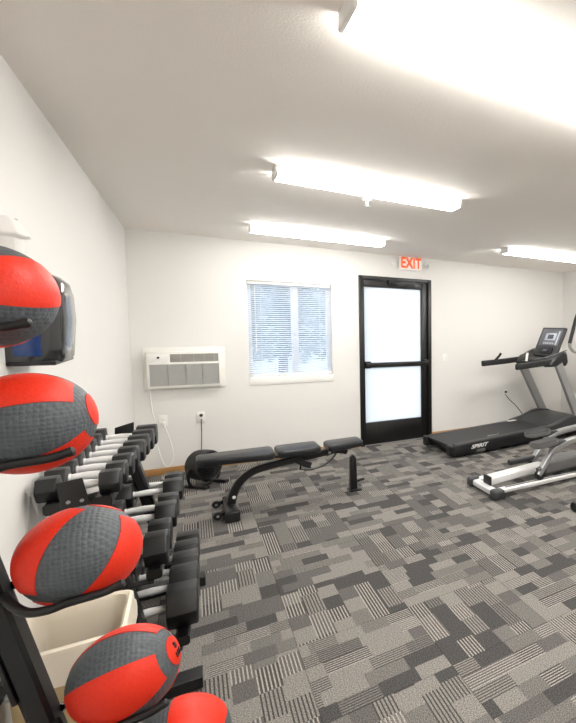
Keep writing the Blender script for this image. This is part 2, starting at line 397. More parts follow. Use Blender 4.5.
MB().lathe([(0, 0), (.03, 0), (.03, -.006), (.012, -.01), (.009, -.03), (0, -.03)]).build('escutcheon', M['white_plastic'], s_)
MB().lathe([(.006, -.03), (.006, -.045), (.018, -.046), (.018, -.049), (0, -.049)]).build('deflector', M['white_metal'], s_)

# exit sign
ex = thing('exit_sign', 'lit exit sign with two small emergency lamps above the black door', 'exit sign', (2.308, YB, 2.32))
MB().box((-.152, -.05, -.088), (.152, 0, .082)).build('housing', M['white_plastic'], ex, bevel=.006)
MB().box((-.142, -.0515, -.078), (.142, -.05, .072)).build('face', M['exit_face'], ex)
text_mesh('lettering', 'EXIT', .185, M['exit_red'], ex, frame((.0, -.0525, -.002), (1, 0, 0), (0, 0, 1)), .001, sx=.72, bold=.005)
for s in (-1, 1):
    b = MB().lathe([(0, 0), (.025, 0), (.034, .03), (.034, .05), (0, .05)], (s*.2, -.02, -.015), (s*.3, -1, -.15), 18).tube([(s*.15, -.025, -.02), (s*.2, -.02, -.015)], .012, 8)
    l = b.build('emergency_lamp', M['white_plastic'], ex)
    MB().lathe([(0, .05), (.03, .05), (.026, .055), (0, .056)], (s*.2, -.02, -.015), (s*.3, -1, -.15), 18).build('lens', M['lens'], l)

# ------------------------------------------------------------------ back wall fittings
ac = thing('air_conditioner', 'white through-wall air conditioner left of the window', 'air conditioner', (-.055, YB, 1.05))
MB().box((-.325, -.014, -.195), (.34, 0, .228)).build('wall_sleeve', M['ac_body'], ac, bevel=.004)
MB().box((-.298, -.085, -.175), (.297, -.01, .188)).build('cabinet', M['ac_body'], ac, bevel=.01)
b = MB()
for i in range(24): b.box((-.268, -.0905, -.145+i*.0088), (.278, -.083, -.145+i*.0088+.0062))
for x in (-.27, -.135, .005, .14, .276): b.box((x-.003, -.0905, -.147), (x+.003, -.083, .066))
b.build('intake_grille', M['ac_grille'], ac, smooth=False)
b = MB().box((-.115, -.086, .085), (.278, -.08, .165)).build('vent', M['ac_vent'], ac)
b = MB()
for i in range(6): b.box((-.115, -.090, .092+i*.0125), (.278, -.086, .0945+i*.0125))
for x in (-.03, .075, .16, .245): b.box((x-.004, -.091, .085), (x+.004, -.086, .165))
b.build('louvers', M['ac_grille'], ac, smooth=False)
MB().box((-.28, -.087, .085), (-.135, -.083, .165)).build('control_panel', M['white_plastic'], ac, bevel=.001)
MB().lathe([(0, 0), (.011, 0), (.009, .012), (0, .012)], (-.205, -.087, .132), (0, -1, 0), 16).build('control_knob', M['dark_plastic'], ac)
MB().tube(spline([(-.278, -.07, -.17), (-.282, -.055, -.22), (-.27, -.045, -.4), (-.255, -.045, -.5), (-.25, -.05, -.7), (-.2, -.07, -.93), (-.155, -.06, -.95), (-.125, -.05, -.85), (-.15, -.035, -.68), (-.188, -.03, -.54)]), .0055, 8).build('power_cord', M['cord_white'], ac)
MB().box((-.205, -.04, -.545), (-.175, -.0085, -.515)).build('plug', M['white_plastic'], ac, bevel=.004)
def outlet(x, z, label, cat='outlet', name='wall_outlet', sw=False):
    t = thing(name, label, cat, (x, YB, z))
    MB().box((-.036, -.006, -.058), (.036, 0, .058)).build('cover_plate', M['white_plastic'], t, bevel=.002)
    if sw: MB().box((-.012, -.011, -.022), (.012, -.005, .022)).build('toggle', M['white_plastic'], t, bevel=.002)
    else:
        for dz in (-.02, .02): MB().box((-.015, -.008, dz-.013), (.015, -.005, dz+.013)).build('socket', M['ac_body'], t, bevel=.002)
    return t
outlet(-.249, .543, 'white wall outlet below the air conditioner with a white cord')
outlet(.058, .55, 'white wall outlet above the black fan with a dark plug')
o_ = outlet(3.785, .519, 'white wall outlet behind the treadmill with a black plug')
MB().box((-.014, -.04, .006), (.014, -.0085, .034)).build('plug', M['cord_black'], o_, bevel=.004)
outlet(2.802, 1.09, 'white light switch right of the black door', 'light switch', 'light_switch', True)

# ------------------------------------------------------------------ towel dispenser on the left wall
dp = thing('towel_dispenser', 'dark glossy dispenser with a blue side panel mounted on the left wall', 'dispenser', (XL, 2.17, 1.405))
def dplan(k, z, dx=0):
    pts = [(0, .0), (.045, 0), (.085, .004), (.108, .018), (.122, .04), (.130, .08), (.132, .14), (.130, .20), (.122, .24), (.108, .262), (.085, .276), (.045, .28), (0, .28)]
    return [Vector((x*k+dx*(x > .03), .14+(y-.14)*(.94+.06*k), z)) for x, y in pts]
MB().loft([dplan(.90, 0), dplan(.97, .012), dplan(1.0, .06), dplan(1.05, .14), dplan(1.03, .22), dplan(.96, .265), dplan(.80, .288), dplan(.60, .296)]).build('cover', M['gloss_black'], dp)
MB().box((.016, -.0015, .022), (.080, .012, .245)).build('side_panel', M['blue_plastic'], dp, bevel=.004)
MB().box((0, -.004, -.008), (.112, .284, .006)).build('base_plate', M['dark_plastic'], dp, bevel=.004)
pt = thing('paper_towel_stack', 'loose stack of white paper towels lying on the wall dispenser', 'paper towels', (XL, 2.17, 1.703))
b = MB(); rings = []
for z, x1, y0, y1 in ((0, .046, .0, .075), (.098, .050, -.005, .08), (.104, .062, -.015, .095), (.110, .064, -.018, .098), (.118, .060, -.014, .094), (.138, .050, -.005, .085), (.154, .042, .0, .075), (.160, .034, .01, .065)):
    rings.append([Vector((.004+x1*.0, y0, z)), Vector((x1*.75, y0, z)), Vector((x1, y0+.03, z-.004)), Vector((x1*.97, (y0+y1)/2, z+.004)), Vector((x1, y1-.03, z-.003)), Vector((x1*.75, y1, z)), Vector((.004, y1, z))])
b.loft(rings[3:]).build('top_sheets', M['white_plastic'], pt, bevel=.002)
MB().loft(rings[:4]).build('folded_pile', M['white_plastic'], pt, bevel=.002)

# ------------------------------------------------------------------ medicine ball rack and balls
YBALL = 1.345
BALLS = [  # centre x, z, radius, axis, panel longitude, half width, label, lettering
    (-.308, 1.590, .0990, (.6, .8, 0), -18, 30, 'red and grey medicine ball at the top of the rack', None),
    (-.262, 1.342, .0990, (.985, -.05, .20), 64, 28, 'red and grey medicine ball second from the top of the rack', None),
    (-.201, 1.054, .0983, (.4, .4, .83), 17, 29, 'red and grey medicine ball directly above the tan waste bin', None),
    (-.142, .760, .0968, (.925, -.19, .31), -2, 34, 'red and grey medicine ball with lettering on its round red cap', ('8', 'LBS')),
    (-.055, .535, .105, (.12, .98, .05), -62, 36, 'lowest medicine ball, cut by the bottom edge of the photo', None),
]
def ball(cx, cz, R, ax, lon0, hw, label, txt):
    ax = Vector(ax).normalized(); e1 = ax.cross(Vector((0, 0, 1))).normalized(); e2 = ax.cross(e1)
    t = thing('medicine_ball', label, 'medicine ball', (cx, YBALL, cz), 0, 'medicine balls on the rack')
    def P(pol, lo, r): return (ax*math.cos(pol)+(e1*math.cos(lo)+e2*math.sin(lo))*math.sin(pol))*r
    MB().loft([[P(PI*max(i, .02)/36 if i < 36 else PI-.002, 2*PI*j/64, R) for j in range(64)] for i in range(37)]).build('body', M['ball_grey'], t)
    def patch(p0, p1, l0, l1, n, m):
        # slightly raised panel with a turned-down rim
        rows = []
        for i in range(n+3):
            k = min(max(i-1, 0), n); rr = R-.002 if i in (0, n+2) else R+.0014
            row = []
            for j in range(m+3):
                q = min(max(j-1, 0), m); r2 = R-.002 if j in (0, m+2) else rr
                row.append(P(p0+(p1-p0)*k/n, l0+(l1-l0)*q/m, min(rr, r2)))
            rows.append(row)
        w = m+3; return MB().add([v for r in rows for v in r], [(i*w+j, i*w+j+1, (i+1)*w+j+1, (i+1)*w+j) for i in range(n+2) for j in range(m+2)])
    for k in range(3):
        c = math.radians(lon0+120*k); h = math.radians(hw)
        patch(math.radians(35), math.radians(145), c-h, c+h, 28, 18).build('panel', M['ball_red'], t)
    for s in (1, -1):
        rings = [[P(math.radians(a) if s > 0 else PI-math.radians(a), 2*PI*j/32, r) for j in range(32)] for a, r in ((20, R-.002), (19.5, R+.0014), (14, R+.0014), (8, R+.0014), (2, R+.0014), (.1, R+.0014))]
        cap = MB().loft(rings).build('pole_cap', M['ball_red'], t)
        if txt and s > 0:
            up = (Vector((0, 0, 1))-ax*ax.z).normalized(); rt = up.cross(ax)
            for k, (tx, dz, sz) in enumerate(((txt[0], .010, .020), (txt[1], -.009, .0165))):
                o = text_mesh('lettering', tx, sz, M['ink'], cap, frame(ax*(R*.9975)+up*dz, rt, up), .0026, bold=.0006)
for a in BALLS: ball(*a)

mr = thing('medicine_ball_rack', 'black steel medicine ball rack leaning against the left wall', 'ball rack', (-.2, YBALL, 0))
def post_x(z): return -.311-.196*(z-.933)
MB().bar([(post_x(.02), YBALL, .02), (post_x(1.6), YBALL, 1.6)], .06, .038, up=(1, 0, 0)).build('post', M['black_steel'], mr, world=True)
for i, (bx, bz, R, *_r2) in enumerate(BALLS):
    lat = .088; rt = .0085; drop = math.sqrt((R+rt)**2-lat**2); z = bz-drop; px = post_x(z)
    for s in (-1, 1):
        q = spline([(px+.014, YBALL+s*.02, z+.016), (px+.030, YBALL+s*.05, z+.006), (px+.055, YBALL+s*.08, z-.003), (px+.085, YBALL+s*(lat+.002), z-.004), (bx-.01, YBALL+s*lat, z), (bx+.04-.012*(s+1), YBALL+s*(lat+.001), z+.004), (bx+.068-.014*(s+1), YBALL+s*lat, z+.012)], 6)
        p = MB().tube(q, rt, 12).build('prong', M['black_steel'], mr, world=True)
        MB().lathe([(0, -.004), (rt+.0006, -.004), (rt+.0006, .004), (rt*.7, .007), (0, .008)], q[-1], (q[-1]-q[-2]), 14).build('end_cap', M['black_rubber'], p, world=False).location = -Vector(mr.location)
MB().bar(spline([(-.292, YBALL, .845), (-.335, YBALL, .80), (-.385, YBALL, .71), (-.42, YBALL, .58), (-.43, YBALL, .3), (-.43, YBALL, .02)]), .045, .03, up=(1, 0, 0)).build('rear_leg', M['black_steel'], mr, world=True)
b = MB().bar([(post_x(.895)-.0215, YBALL, .895), (post_x(.785)-.0215, YBALL, .785)], .064, .007, up=(1, 0, 0)); b.build('bracket_plate', M['black_steel'], mr, world=True)
for z in (.880, .800):
    MB().lathe([(0, 0), (.009, 0), (.009, .006), (.005, .009), (0, .009)], (post_x(z)-.025, YBALL-.02, z), (-1, 0, .1), 6).build('bolt', M['silver'], mr, world=True)
MB().bar([(-.445, YBALL, .02), (.12, YBALL, .02)], .06, .04).build('base_bar', M['black_steel'], mr, world=True)
MB().bar([(.09, YBALL-.25, .02), (.09, YBALL+.25, .02)], .05, .04).build('front_foot', M['black_steel'], mr, world=True)

# ------------------------------------------------------------------ waste bin and liner
def rrect(hx, hy, r, z, n=6, cx=0, cy=0):
    out = []
    for qx, qy, a0 in ((1, 1, 0), (-1, 1, PI/2), (-1, -1, PI), (1, -1, 1.5*PI)):
        for k in range(n+1):
            a = a0+PI/2*k/n; out.append(Vector((cx+qx*(hx-r)+r*math.cos(a), cy+qy*(hy-r)+r*math.sin(a), z)))
    return out
BC = (-.305, 1.87); bn = thing('waste_bin', 'tan plastic waste bin between the medicine balls and the dumbbells', 'waste bin', (BC[0], BC[1], 0))
MB().loft([rrect(.085, .10, .03, 0), rrect(.09, .105, .03, .004), rrect(.118, .132, .035, .64), rrect(.123, .137, .038, .645), rrect(.123, .137, .038, .655), rrect(.114, .128, .033, .655), rrect(.087, .102, .028, .008)]).build('body', M['bin'], bn)
ln = MB(); rnd = random.Random(3); rings = []
for k, (hx, hy, z, wob) in enumerate(((.078, .093, .10, .006), (.09, .104, .3, .006), (.1, .115, .5, .005), (.1085, .1225, .62, .002), (.1115, .1255, .655, .0005), (.118, .132, .663, .0005), (.1255, .1395, .658, .001), (.1275, .1415, .63, .002), (.1285, .1425, .60, .005), (.129, .143, .575, .006))):
    r_ = rrect(hx, hy, .034, z, 8)
    for j, p in enumerate(r_):
        s = rnd.uniform(0 if k >= 5 else -1, 1)*wob if k < 5 else rnd.uniform(0, 1)*wob
        p += Vector((p.x, p.y, 0)).normalized()*(s if k >= 5 else -abs(s))
        if k >= 8: p.z += .018*math.sin(j*1.1)+.012*math.sin(j*2.3)
    rings.append(r_)
lo = MB().loft(rings, cap=False)
lo.add(rings[0], [tuple(range(len(rings[0])))])
lnr = lo.build('bin_liner', M['liner'], loc=(0, 0, 0)); lnr.location = (BC[0], BC[1], 0)
tag(lnr, 'cream plastic liner folded over the rim of the tan waste bin', 'bin liner')

# ------------------------------------------------------------------ dumbbell rack and dumbbells
RK = Vector((-.33, 2.25, 0)); RZ = math.radians(-1.8)
rk = thing('dumbbell_rack', 'black three tier dumbbell rack along the left wall', 'dumbbell rack', RK, RZ)
TIERS = [  # centre u, rail top z, list of (v, apothem, length, head length)
    (.0, .924, [(.02+.112*i, (.040, .041, .042, .044, .045, .046, .047, .048)[i], (.215, .22, .23, .235, .25, .255, .265, .27)[i], (.056, .058, .062, .064, .07, .072, .076, .078)[i]) for i in range(8)]),
    (.085, .553, [(v, a, l, h) for v, a, l, h in ((.19, .061, .272, .076), (.335, .061, .278, .078), (.605, .058, .285, .08), (.742, .058, .288, .08), (1.03, .056, .295, .084), (1.163, .056, .295, .084))]),
    (.138, .240, [(v, a, l, h) for v, a, l, h in ((.245, .081, .345, .108), (.435, .081, .34, .106), (.618, .076, .335, .104), (.790, .071, .325, .10), (.95, .066, .325, .10))]),
]
V0, V1 = -.03, 1.27
for ti, (u, z, dl) in enumerate(TIERS):
    off = (.062, .092, .118)[ti]; vs = (V0, .93) if ti == 0 else (V0+.15, V1)
    for s in (-1, 1):
        MB().bar([(u+s*off, vs[0], z-.02), (u+s*off, vs[1], z-.02)], .05, .04).build('rail', M['black_steel'], rk)
    for v in (.12, 1.0 if ti else .86):
        MB().box((u-off, v-.02, z-.045), (u+off, v+.02, z-.0405)).build('cross_plate', M['black_steel'], rk)
for v in (.14, 1.08):
    MB().bar([(.20, v, .025), (.13, v, .25), (.075, v, .55), (.0, v, .885)], .07, .05, up=(1, 0, 0)).build('upright', M['black_steel'], rk)
    MB().bar([(-.10, v, .03), (.318, v, .03)], .085, .056, ch=.12).build('foot', M['black_rubber'], rk)
    MB().bar([(-.075, v, .058), (-.05, v, .5), (-.03, v, .885)], .05, .04, up=(1, 0, 0)).build('rear_post', M['black_steel'], rk)
pl = MB().prism([(-.040, -.045), (.032, -.045), (.016, .058), (-.050, .050)], (0, .006, 0), (.0, V0-.012, .945), (1, 0, 0), (0, 0, 1)).build('end_bracket', M['black_steel'], rk, bevel=.002)
MB().prism([(-.030, -.055), (.045, -.055), (.050, .085), (-.025, .062)], (0, .006, 0), (.0, .935, .935), (1, 0, 0), (0, 0, 1)).build('end_bracket', M['black_steel'], rk, bevel=.002)
for x in (-.022, .012): MB().lathe([(0, 0), (.006, 0), (.006, .005), (0, .006)], (x, V0-.012, .925), (0, -1, 0), 6).build('bolt', M['silver'], rk)

def make_dumbbell(a, L, hl):
    t = thing('dumbbell', '', 'dumbbell'); R6 = a/math.cos(PI/6)
    hr = .0135; mid = L/2-hl
    MB().lathe([(hr, -mid-.01), (hr, -mid+.008), (hr+.002, -mid*.5), (hr+.0035, 0), (hr+.002, mid*.5), (hr, mid-.008), (hr, mid+.01)], ax=(1, 0, 0), n=18).build('handle', M['chrome'], t)
    for s in (-1, 1):
        x0, x1 = s*mid, s*L/2
        rings = []
        for x, k in ((x0, .96), (x0+s*.004, 1), (x1-s*.006, 1), (x1, .93)):
            rings.append([(x, R6*k*math.cos(PI/3*i), R6*k*math.sin(PI/3*i)) for i in range(6)])
        # flat faces up and down: vertices at 0, 60, ... degrees about the handle
        h = MB().loft(rings).build('head', M['hex_rubber'], t, bevel=.002)
        MB().lathe([(.0165, 0), (.0165, .004), (.014, .006)], (x0, 0, 0), (-s, 0, 0), 16).build('collar', M['chrome'], h)
    return t
ORD = ('nearest', 'second', 'third', 'fourth', 'fifth', 'sixth', 'seventh', 'farthest')
TN = ('top', 'middle', 'bottom')
rm = Matrix.Translation(RK) @ Matrix.Rotation(RZ, 4, 'Z'); protos = {}
for ti, (u, z, dl) in enumerate(TIERS):
    for i, (v, a, L, hl) in enumerate(dl):
        key = (a, L, hl)
        if key in protos: o = dup(protos[key])
        else: o = protos[key] = make_dumbbell(a, L, hl)
        uu = u if ti else u+(v-.02)*.022
        o.location = rm @ Vector((uu, v, z+a)); o.rotation_euler = (0, 0, RZ)
        w_ = 'farthest' if i == len(dl)-1 else ORD[i]
        tag(o, {'nearest': 'black hex dumbbell nearest the camera on the %s tier of the rack', 'farthest': 'black hex dumbbell farthest from the camera on the %s tier of the rack'}.get(w_, 'black hex dumbbell, ' + w_ + ' from the near end of the %s tier of the rack') % TN[ti], 'dumbbell', 'dumbbells on the %s tier' % TN[ti])

# ------------------------------------------------------------------ floor fan
fa = thing('floor_fan', 'black round floor fan in the corner behind the bench', 'fan', (.06, 5.36, 0))
fc = Vector((0, 0, .195)); FS = .84; fd = Vector((.62, -.78, .06)).normalized(); fa1 = fd.cross(Vector((0, 0, 1))).normalized(); fb1 = fd.cross(fa1)
MB().lathe([(.126, -.07), (.139, -.06), (.143, 0), (.139, .06), (.128, .07), (.122, .06), (.126, 0), (.122, -.06)], fc, fd, 40).build('drum', M['black_rubber'], fa)
def cage(zc, name):
    b = MB()
    for r in (.026, .05, .075, .1, .123):
        zz = zc*(1+.25*(1-(r/.123)**2)) if zc > 0 else zc
        b.tube([fc+fd*zz+(fa1*math.cos(2*PI*k/36)+fb1*math.sin(2*PI*k/36))*r for k in range(36)], .0025, 6, closed=True)
    for k in range(18):
        a = 2*PI*k/18; dr = fa1*math.cos(a)+fb1*math.sin(a)
        b.tube([fc+fd*zc*(1.24 if zc > 0 else 1)+dr*.03, fc+fd*zc*(1.16 if zc > 0 else 1)+dr*.075, fc+fd*zc+dr*.124], .0018, 5)
    b.build(name, M['black_steel'], fa)
cage(.066, 'front_grille'); cage(-.066, 'rear_grille')
MB().lathe([(0, -.04), (.045, -.04), (.045, .03), (.03, .045), (0, .05)], fc, fd, 20).build('motor', M['black_rubber'], fa)
MB().lathe([(0, .078), (.032, .078), (.03, .086), (0, .088)], fc, fd, 20).build('badge', M['dark_plastic'], fa)
for k in range(3):
    a = 2*PI*k/3; b = MB(); rings = []
    for r, tw, w in ((.03, .6, .03), (.07, .45, .05), (.108, .3, .05)):
        dr = fa1*math.cos(a)+fb1*math.sin(a); dt = -fa1*math.sin(a)+fb1*math.cos(a)
        e = dt*math.cos(tw)+fd*math.sin(tw)
        c0 = fc+dr*r+fd*.0; nn = dr.cross(e).normalized()*.0015
        rings.append([c0-e*w/2-nn, c0+e*w/2-nn, c0+e*w/2+nn, c0-e*w/2+nn])
    b.loft(rings).build('blade', M['dark_plastic'], fa)
MB().tube(spline([fc+fa1*.143, fc+fa1*.16-Vector((0, 0, .06)), fc+fa1*.11-Vector((0, 0, .178)), fc-fa1*.11-Vector((0, 0, .178)), fc-fa1*.16-Vector((0, 0, .06)), fc-fa1*.143]), .012, 10).build('stand', M['black_steel'], fa)
for s in (-1, 1):
    MB().bar([Vector(fa1)*s*.10-fd*.13+Vector((0, 0, .014)), Vector(fa1)*s*.10+fd*.15+Vector((0, 0, .014))], .04, .026).build('foot', M['black_rubber'], fa)
MB().tube(spline([(0, .587, .53), (-.002, .55, .50), (-.002, .56, .40), (-.01, .50, .25), (-.03, .30, .1), (-.03, .09, .17)]), .004, 8).build('power_cord', M['cord_black'], fa)
MB().lathe([(0, 0), (.016, 0), (.013, .028), (0, .03)], (0, .596, .57), (0, -1, 0), 14).build('plug', M['cord_black'], fa)

# ------------------------------------------------------------------ weight bench
BY = 4.445
be = thing('weight_bench', 'black adjustable weight bench with three vinyl pads in front of the window', 'weight bench', (.6, BY, 0))
def pad(x0, x1, z0, z1, w0, w1, th, name, m):
    b = MB(); rings = []
    n = 10
    L = x1-x0
    xs = [x0, x0+.006, x0+.02, x0+.045]+[x0+.045+(L-.09)*k/n for k in range(1, n)]+[x1-.045, x1-.02, x1-.006, x1]
    for x in xs:
        t = (x-x0)/L; e = min(x-x0, x1-x); k = 1-max(0, (1-e/.045))**2*.16
        hw = (w0+(w1-w0)*t)/2*k; zc = z0+(z1-z0)*t; hh = th/2*(1-max(0, 1-e/.02)**2*.35); c = .016
        pr = [(hw-c, -hh), (hw-.004, -hh+.004), (hw, -hh+c), (hw, hh-c), (hw-.005, hh-.005), (hw-c, hh), (-hw+c, hh), (-hw+.005, hh-.005), (-hw, hh-c), (-hw, -hh+c), (-hw+.004, -hh+.004), (-hw+c, -hh)]
        rings.append([(x, BY+y, zc+z) for y, z in pr])
    return b.loft(rings).build(name, m, be, world=True)
pad(.0, .525, .462, .452, .20, .27, .062, 'back_pad', M['vinyl'])
pad(.545, .875, .452, .449, .27, .27, .06, 'back_pad', M['vinyl'])
pad(.935, 1.235, .442, .450, .25, .20, .06, 'seat_pad', M['vinyl'])
MB().bar([(.08, BY, .42), (.90, BY, .41)], .05, .02).build('backrest_frame', M['black_steel'], be, world=True)
MB().bar([(.93, BY, .402), (1.2, BY, .412)], .05, .02).build('seat_frame', M['black_steel'], be, world=True)
q = spline([(.215, BY, .075), (.232, BY, .15), (.275, BY, .24), (.35, BY, .305), (.45, BY, .338), (.72, BY, .372), (.95, BY, .395)], 6)
MB().bar(q, .06, .052, up=(0, 1, 0)).build('main_frame', M['black_steel'], be, world=True)
MB().bar([(.93, BY, .375), (.99, BY, .392), (1.07, BY, .388), (1.11, BY, .365)], .045, .03, up=(0, 1, 0)).build('seat_bracket', M['black_steel'], be, world=True)
b = MB().bar([(.21, BY-.21, .045), (.21, BY+.20, .045)], .085, .075); b.build('rear_foot', M['black_steel'], be, world=True, bevel=.006)
MB().box((.165, BY-.235, .0), (.262, BY-.195, .088)).build('foot_cap', M['black_rubber'], be, world=True, bevel=.014, seg=3)
MB().box((.165, BY+.185, .0), (.255, BY+.215, .085)).build('foot_cap', M['black_rubber'], be, world=True, bevel=.014, seg=3)
for y in (BY-.11, BY+.18):
    wv = MB().lathe([(.01, -.014), (.027, -.014), (.031, -.007), (.031, .007), (.027, .014), (.01, .014)], (.122, y, .034), (0, 1, 0), 20).build('transport_wheel', M['black_rubber'], be, world=True)
    MB().tube([(-.478, y-BY-.018, .034), (-.478, y-BY+.018, .034)], .010, 12).build('hub', M['silver'], wv)
    MB().bar([(.17, y+.0, .045), (.125, y, .036)], .012, .03, up=(0, 0, 1)).build('wheel_bracket', M['black_steel'], wv, world=False).location = (-.6, -BY, 0)
MB().prism([(-.028, .0), (.032, .0), (.026, .30), (.004, .335), (-.022, .31)], (0, .07, 0), (1.165, BY-.02, 0), (1, 0, 0), (0, 0, 1)).build('front_post', M['black_steel'], be, world=True, bevel=.006)
MB().box((1.125, BY-.06, 0), (1.225, BY+.085, .012)).build('base_plate', M['black_steel'], be, world=True, bevel=.003)
MB().tube([(1.19, BY+.015, .07), (1.245, BY+.0, .085), (1.262, BY-.005, .088)], .012, 10).build('pop_pin', M['black_rubber'], be, world=True)
MB().bar([(.70, BY-.02, .36), (.755, BY-.05, .325), (.80, BY-.06, .31)], .05, .028, up=(0, 1, 0)).build('adjustment_lever', M['black_rubber'], be, world=True)
MB().bar(spline([(.72, BY+.015, .27), (.82, BY+.015, .255), (.92, BY+.015, .275), (1.0, BY+.015, .335), (1.03, BY+.015, .388)]), .008, .035, up=(0, 1, 0)).build('adjustment_arc', M['grey_plastic'], be, world=True)
MB().bar([(.725, BY+.015, .275), (.74, BY+.01, .365)], .012, .03, up=(0, 1, 0)).build('arc_hanger', M['black_steel'], be, world=True)
MB().lathe([(0, 0), (.013, 0), (.013, .006), (.008, .01), (0, .01)], (.235, BY-.03, .135), (0, -1, 0), 12).build('bolt', M['bright_silver'], be, world=True)
MB().lathe([(0, 0), (.013, 0), (.013, .006), (.008, .01), (0, .01)], (.955, BY-.03, .392), (0, -1, 0), 12).build('bolt', M['bright_silver'], be, world=True)

# ------------------------------------------------------------------ treadmill
TR = math.radians(3.6)
tm = thing('treadmill', 'black and silver treadmill by the back wall right of the door', 'treadmill', (2.36, 5.17, 0), TR)
def zd(u): return .150+.022*u           # deck top
W2 = .345
b = MB().prism([(.02, .055), (1.75, .06), (1.75, zd(1.75)-.004), (.0, zd(0)-.004), (-.012, zd(0)-.03)], (0, 2*W2-.16, 0), (0, -W2+.08, 0), (1, 0, 0), (0, 0, 1)); b.build('deck', M['dark_plastic'], tm)
b = MB().prism([(-.03, zd(0)-.012), (1.5, zd(1.5)+.001), (1.5, zd(1.5)+.004), (-.03, zd(0)+.002)], (0, 2*W2-.17, 0), (0, -W2+.085, 0), (1, 0, 0), (0, 0, 1)); b.build('running_belt', M['belt'], tm)
for s in (-1, 1):
    b = MB().prism([(.03, .028), (1.7, .03), (1.8, .10), (1.7, zd(1.7)), (.0, zd(0)-.004), (-.025, zd(0)-.03), (-.01, .05)], (0, .085*s, 0), (0, s*(W2-.085), 0), (1, 0, 0), (0, 0, 1)); sk = b.build('side_skirt', M['dark_plastic'], tm, bevel=.006)
    MB().prism([(.03, zd(.03)-.003), (1.45, zd(1.45)), (1.45, zd(1.45)+.008), (.03, zd(.03)+.005)], (0, .075*s, 0), (0, s*(W2-.082), 0), (1, 0, 0), (0, 0, 1)).build('foot_rail', M['rail_grey'], tm, bevel=.002)
    MB().box((-.055, s*(W2-.045)-.05, .035), (.02, s*(W2-.045)+.05, zd(0)+.006)).build('end_cap', M['dark_plastic'], tm, bevel=.018, seg=3)
    MB().lathe([(.006, -.02), (.024, -.02), (.026, 0), (.024, .02), (.006, .02)], (.16, s*(W2-.05), .026), (0, 1, 0), 16).build('caster', M['black_rubber'], tm)
    MB().lathe([(.006, -.02), (.024, -.02), (.026, 0), (.024, .02), (.006, .02)], (1.62, s*(W2-.05), .026), (0, 1, 0), 16).build('caster', M['black_rubber'], tm)
text_mesh('lettering', 'SPIRIT', .062, M['letter_white'], tm, frame((.335, -W2-.0012, .105), (1, 0, .022), (0, 0, 1)), .001, shear=.35, sx=1.35, bold=.0015)
MB().box((.30, -W2-.004, .028), (.42, -W2, .066)).build('sticker', M['mid_plastic'], tm, bevel=.001)
text_mesh('lettering', 'SPIRIT', .03, M['letter_white'], tm, frame((.62, -W2+.13, zd(.62)+.0048), (1, 0, .022), (0, 1, 0)), .0006, shear=.3, sx=2.2)
MB().box((1.22, W2-.09, zd(1.25)+.008), (1.36, W2-.03, zd(1.3)+.011)).build('warning_label', M['exit_face'], tm)
# motor hood and upright base covers
b = MB(); rings = []
for u, hh in ((1.42, .004), (1.5, .05), (1.62, .09), (1.8, .105), (2.0, .09), (2.12, .05), (2.15, .0)):
    z0 = .06; z1 = zd(1.42)+hh
    rings.append([(u, -W2+.02, z0), (u, -W2+.02, z1-.03), (u, -W2+.09, z1), (u, W2-.09, z1), (u, W2-.02, z1-.03), (u, W2-.02, z0)])
b.loft(rings).build('motor_hood', M['grey_plastic'], tm, bevel=.006)
for s in (-1, 1):
    b = MB().prism([(1.30, .06), (2.15, .06), (2.15, .2), (2.02, .275), (1.86, .30), (1.74, .285), (1.55, .225), (1.32, .185)], (0, .09*s, 0), (0, s*(W2-.03), 0), (1, 0, 0), (0, 0, 1)); b.build('upright_cover', M['grey_plastic'], tm, bevel=.012, seg=3)
    MB().bar([(1.98-.02*s, s*(W2+.012), .22), (1.54-.045*s, s*(W2+.012), 1.03)], .06, .125, up=(1, 0, 0)).build('upright', M['silver'], tm)
    q = [(.82 if s > 0 else .89, s*(W2-.01), 1.02), (1.2, s*(W2-.01), 1.04), (1.42, s*(W2-.01), 1.055), (1.56, s*(W2-.02), 1.07)]
    MB().bar(q, .055, .075).build('handrail', M['black_rubber'], tm, bevel=.006)
# dash
b = MB(); rings = []
for v, u0, u1, z0, z1 in ((-W2-.04, 1.44, 1.74, 1.0, 1.17), (-W2+.04, 1.36, 1.80, .99, 1.20), (-.16, 1.42, 1.84, 1.02, 1.14), (.16, 1.42, 1.84, 1.02, 1.14), (W2-.04, 1.36, 1.80, .99, 1.20), (W2+.04, 1.44, 1.74, 1.0, 1.17)):
    rings.append([(u0, v, z0+.02), (u0+.03, v, z0), (u1-.04, v, z0), (u1, v, z0+.05), (u1-.02, v, z1-.015), (u1-.1, v, z1), (u0+.08, v, z0+(z1-z0)*.62), (u0+.015, v, z0+.05)])
b.loft(rings).build('dash', M['dark_plastic'], tm, bevel=.01, seg=3)
for s in (-1, 1):
    MB().tube(spline([(1.40, s*.10, 1.085), (1.50, s*.24, 1.12), (1.66, s*.325, 1.185), (1.76, s*.33, 1.21)]), .009, 8).build('dash_trim', M['mid_plastic'], tm)
    MB().lathe([(.0, 0), (.045, 0), (.045, .012), (.036, .012), (.034, .002), (0, .001)], (1.50, s*.24, 1.108), (-.25, 0, 1), 20).build('cup_holder', M['gloss_black'], tm)
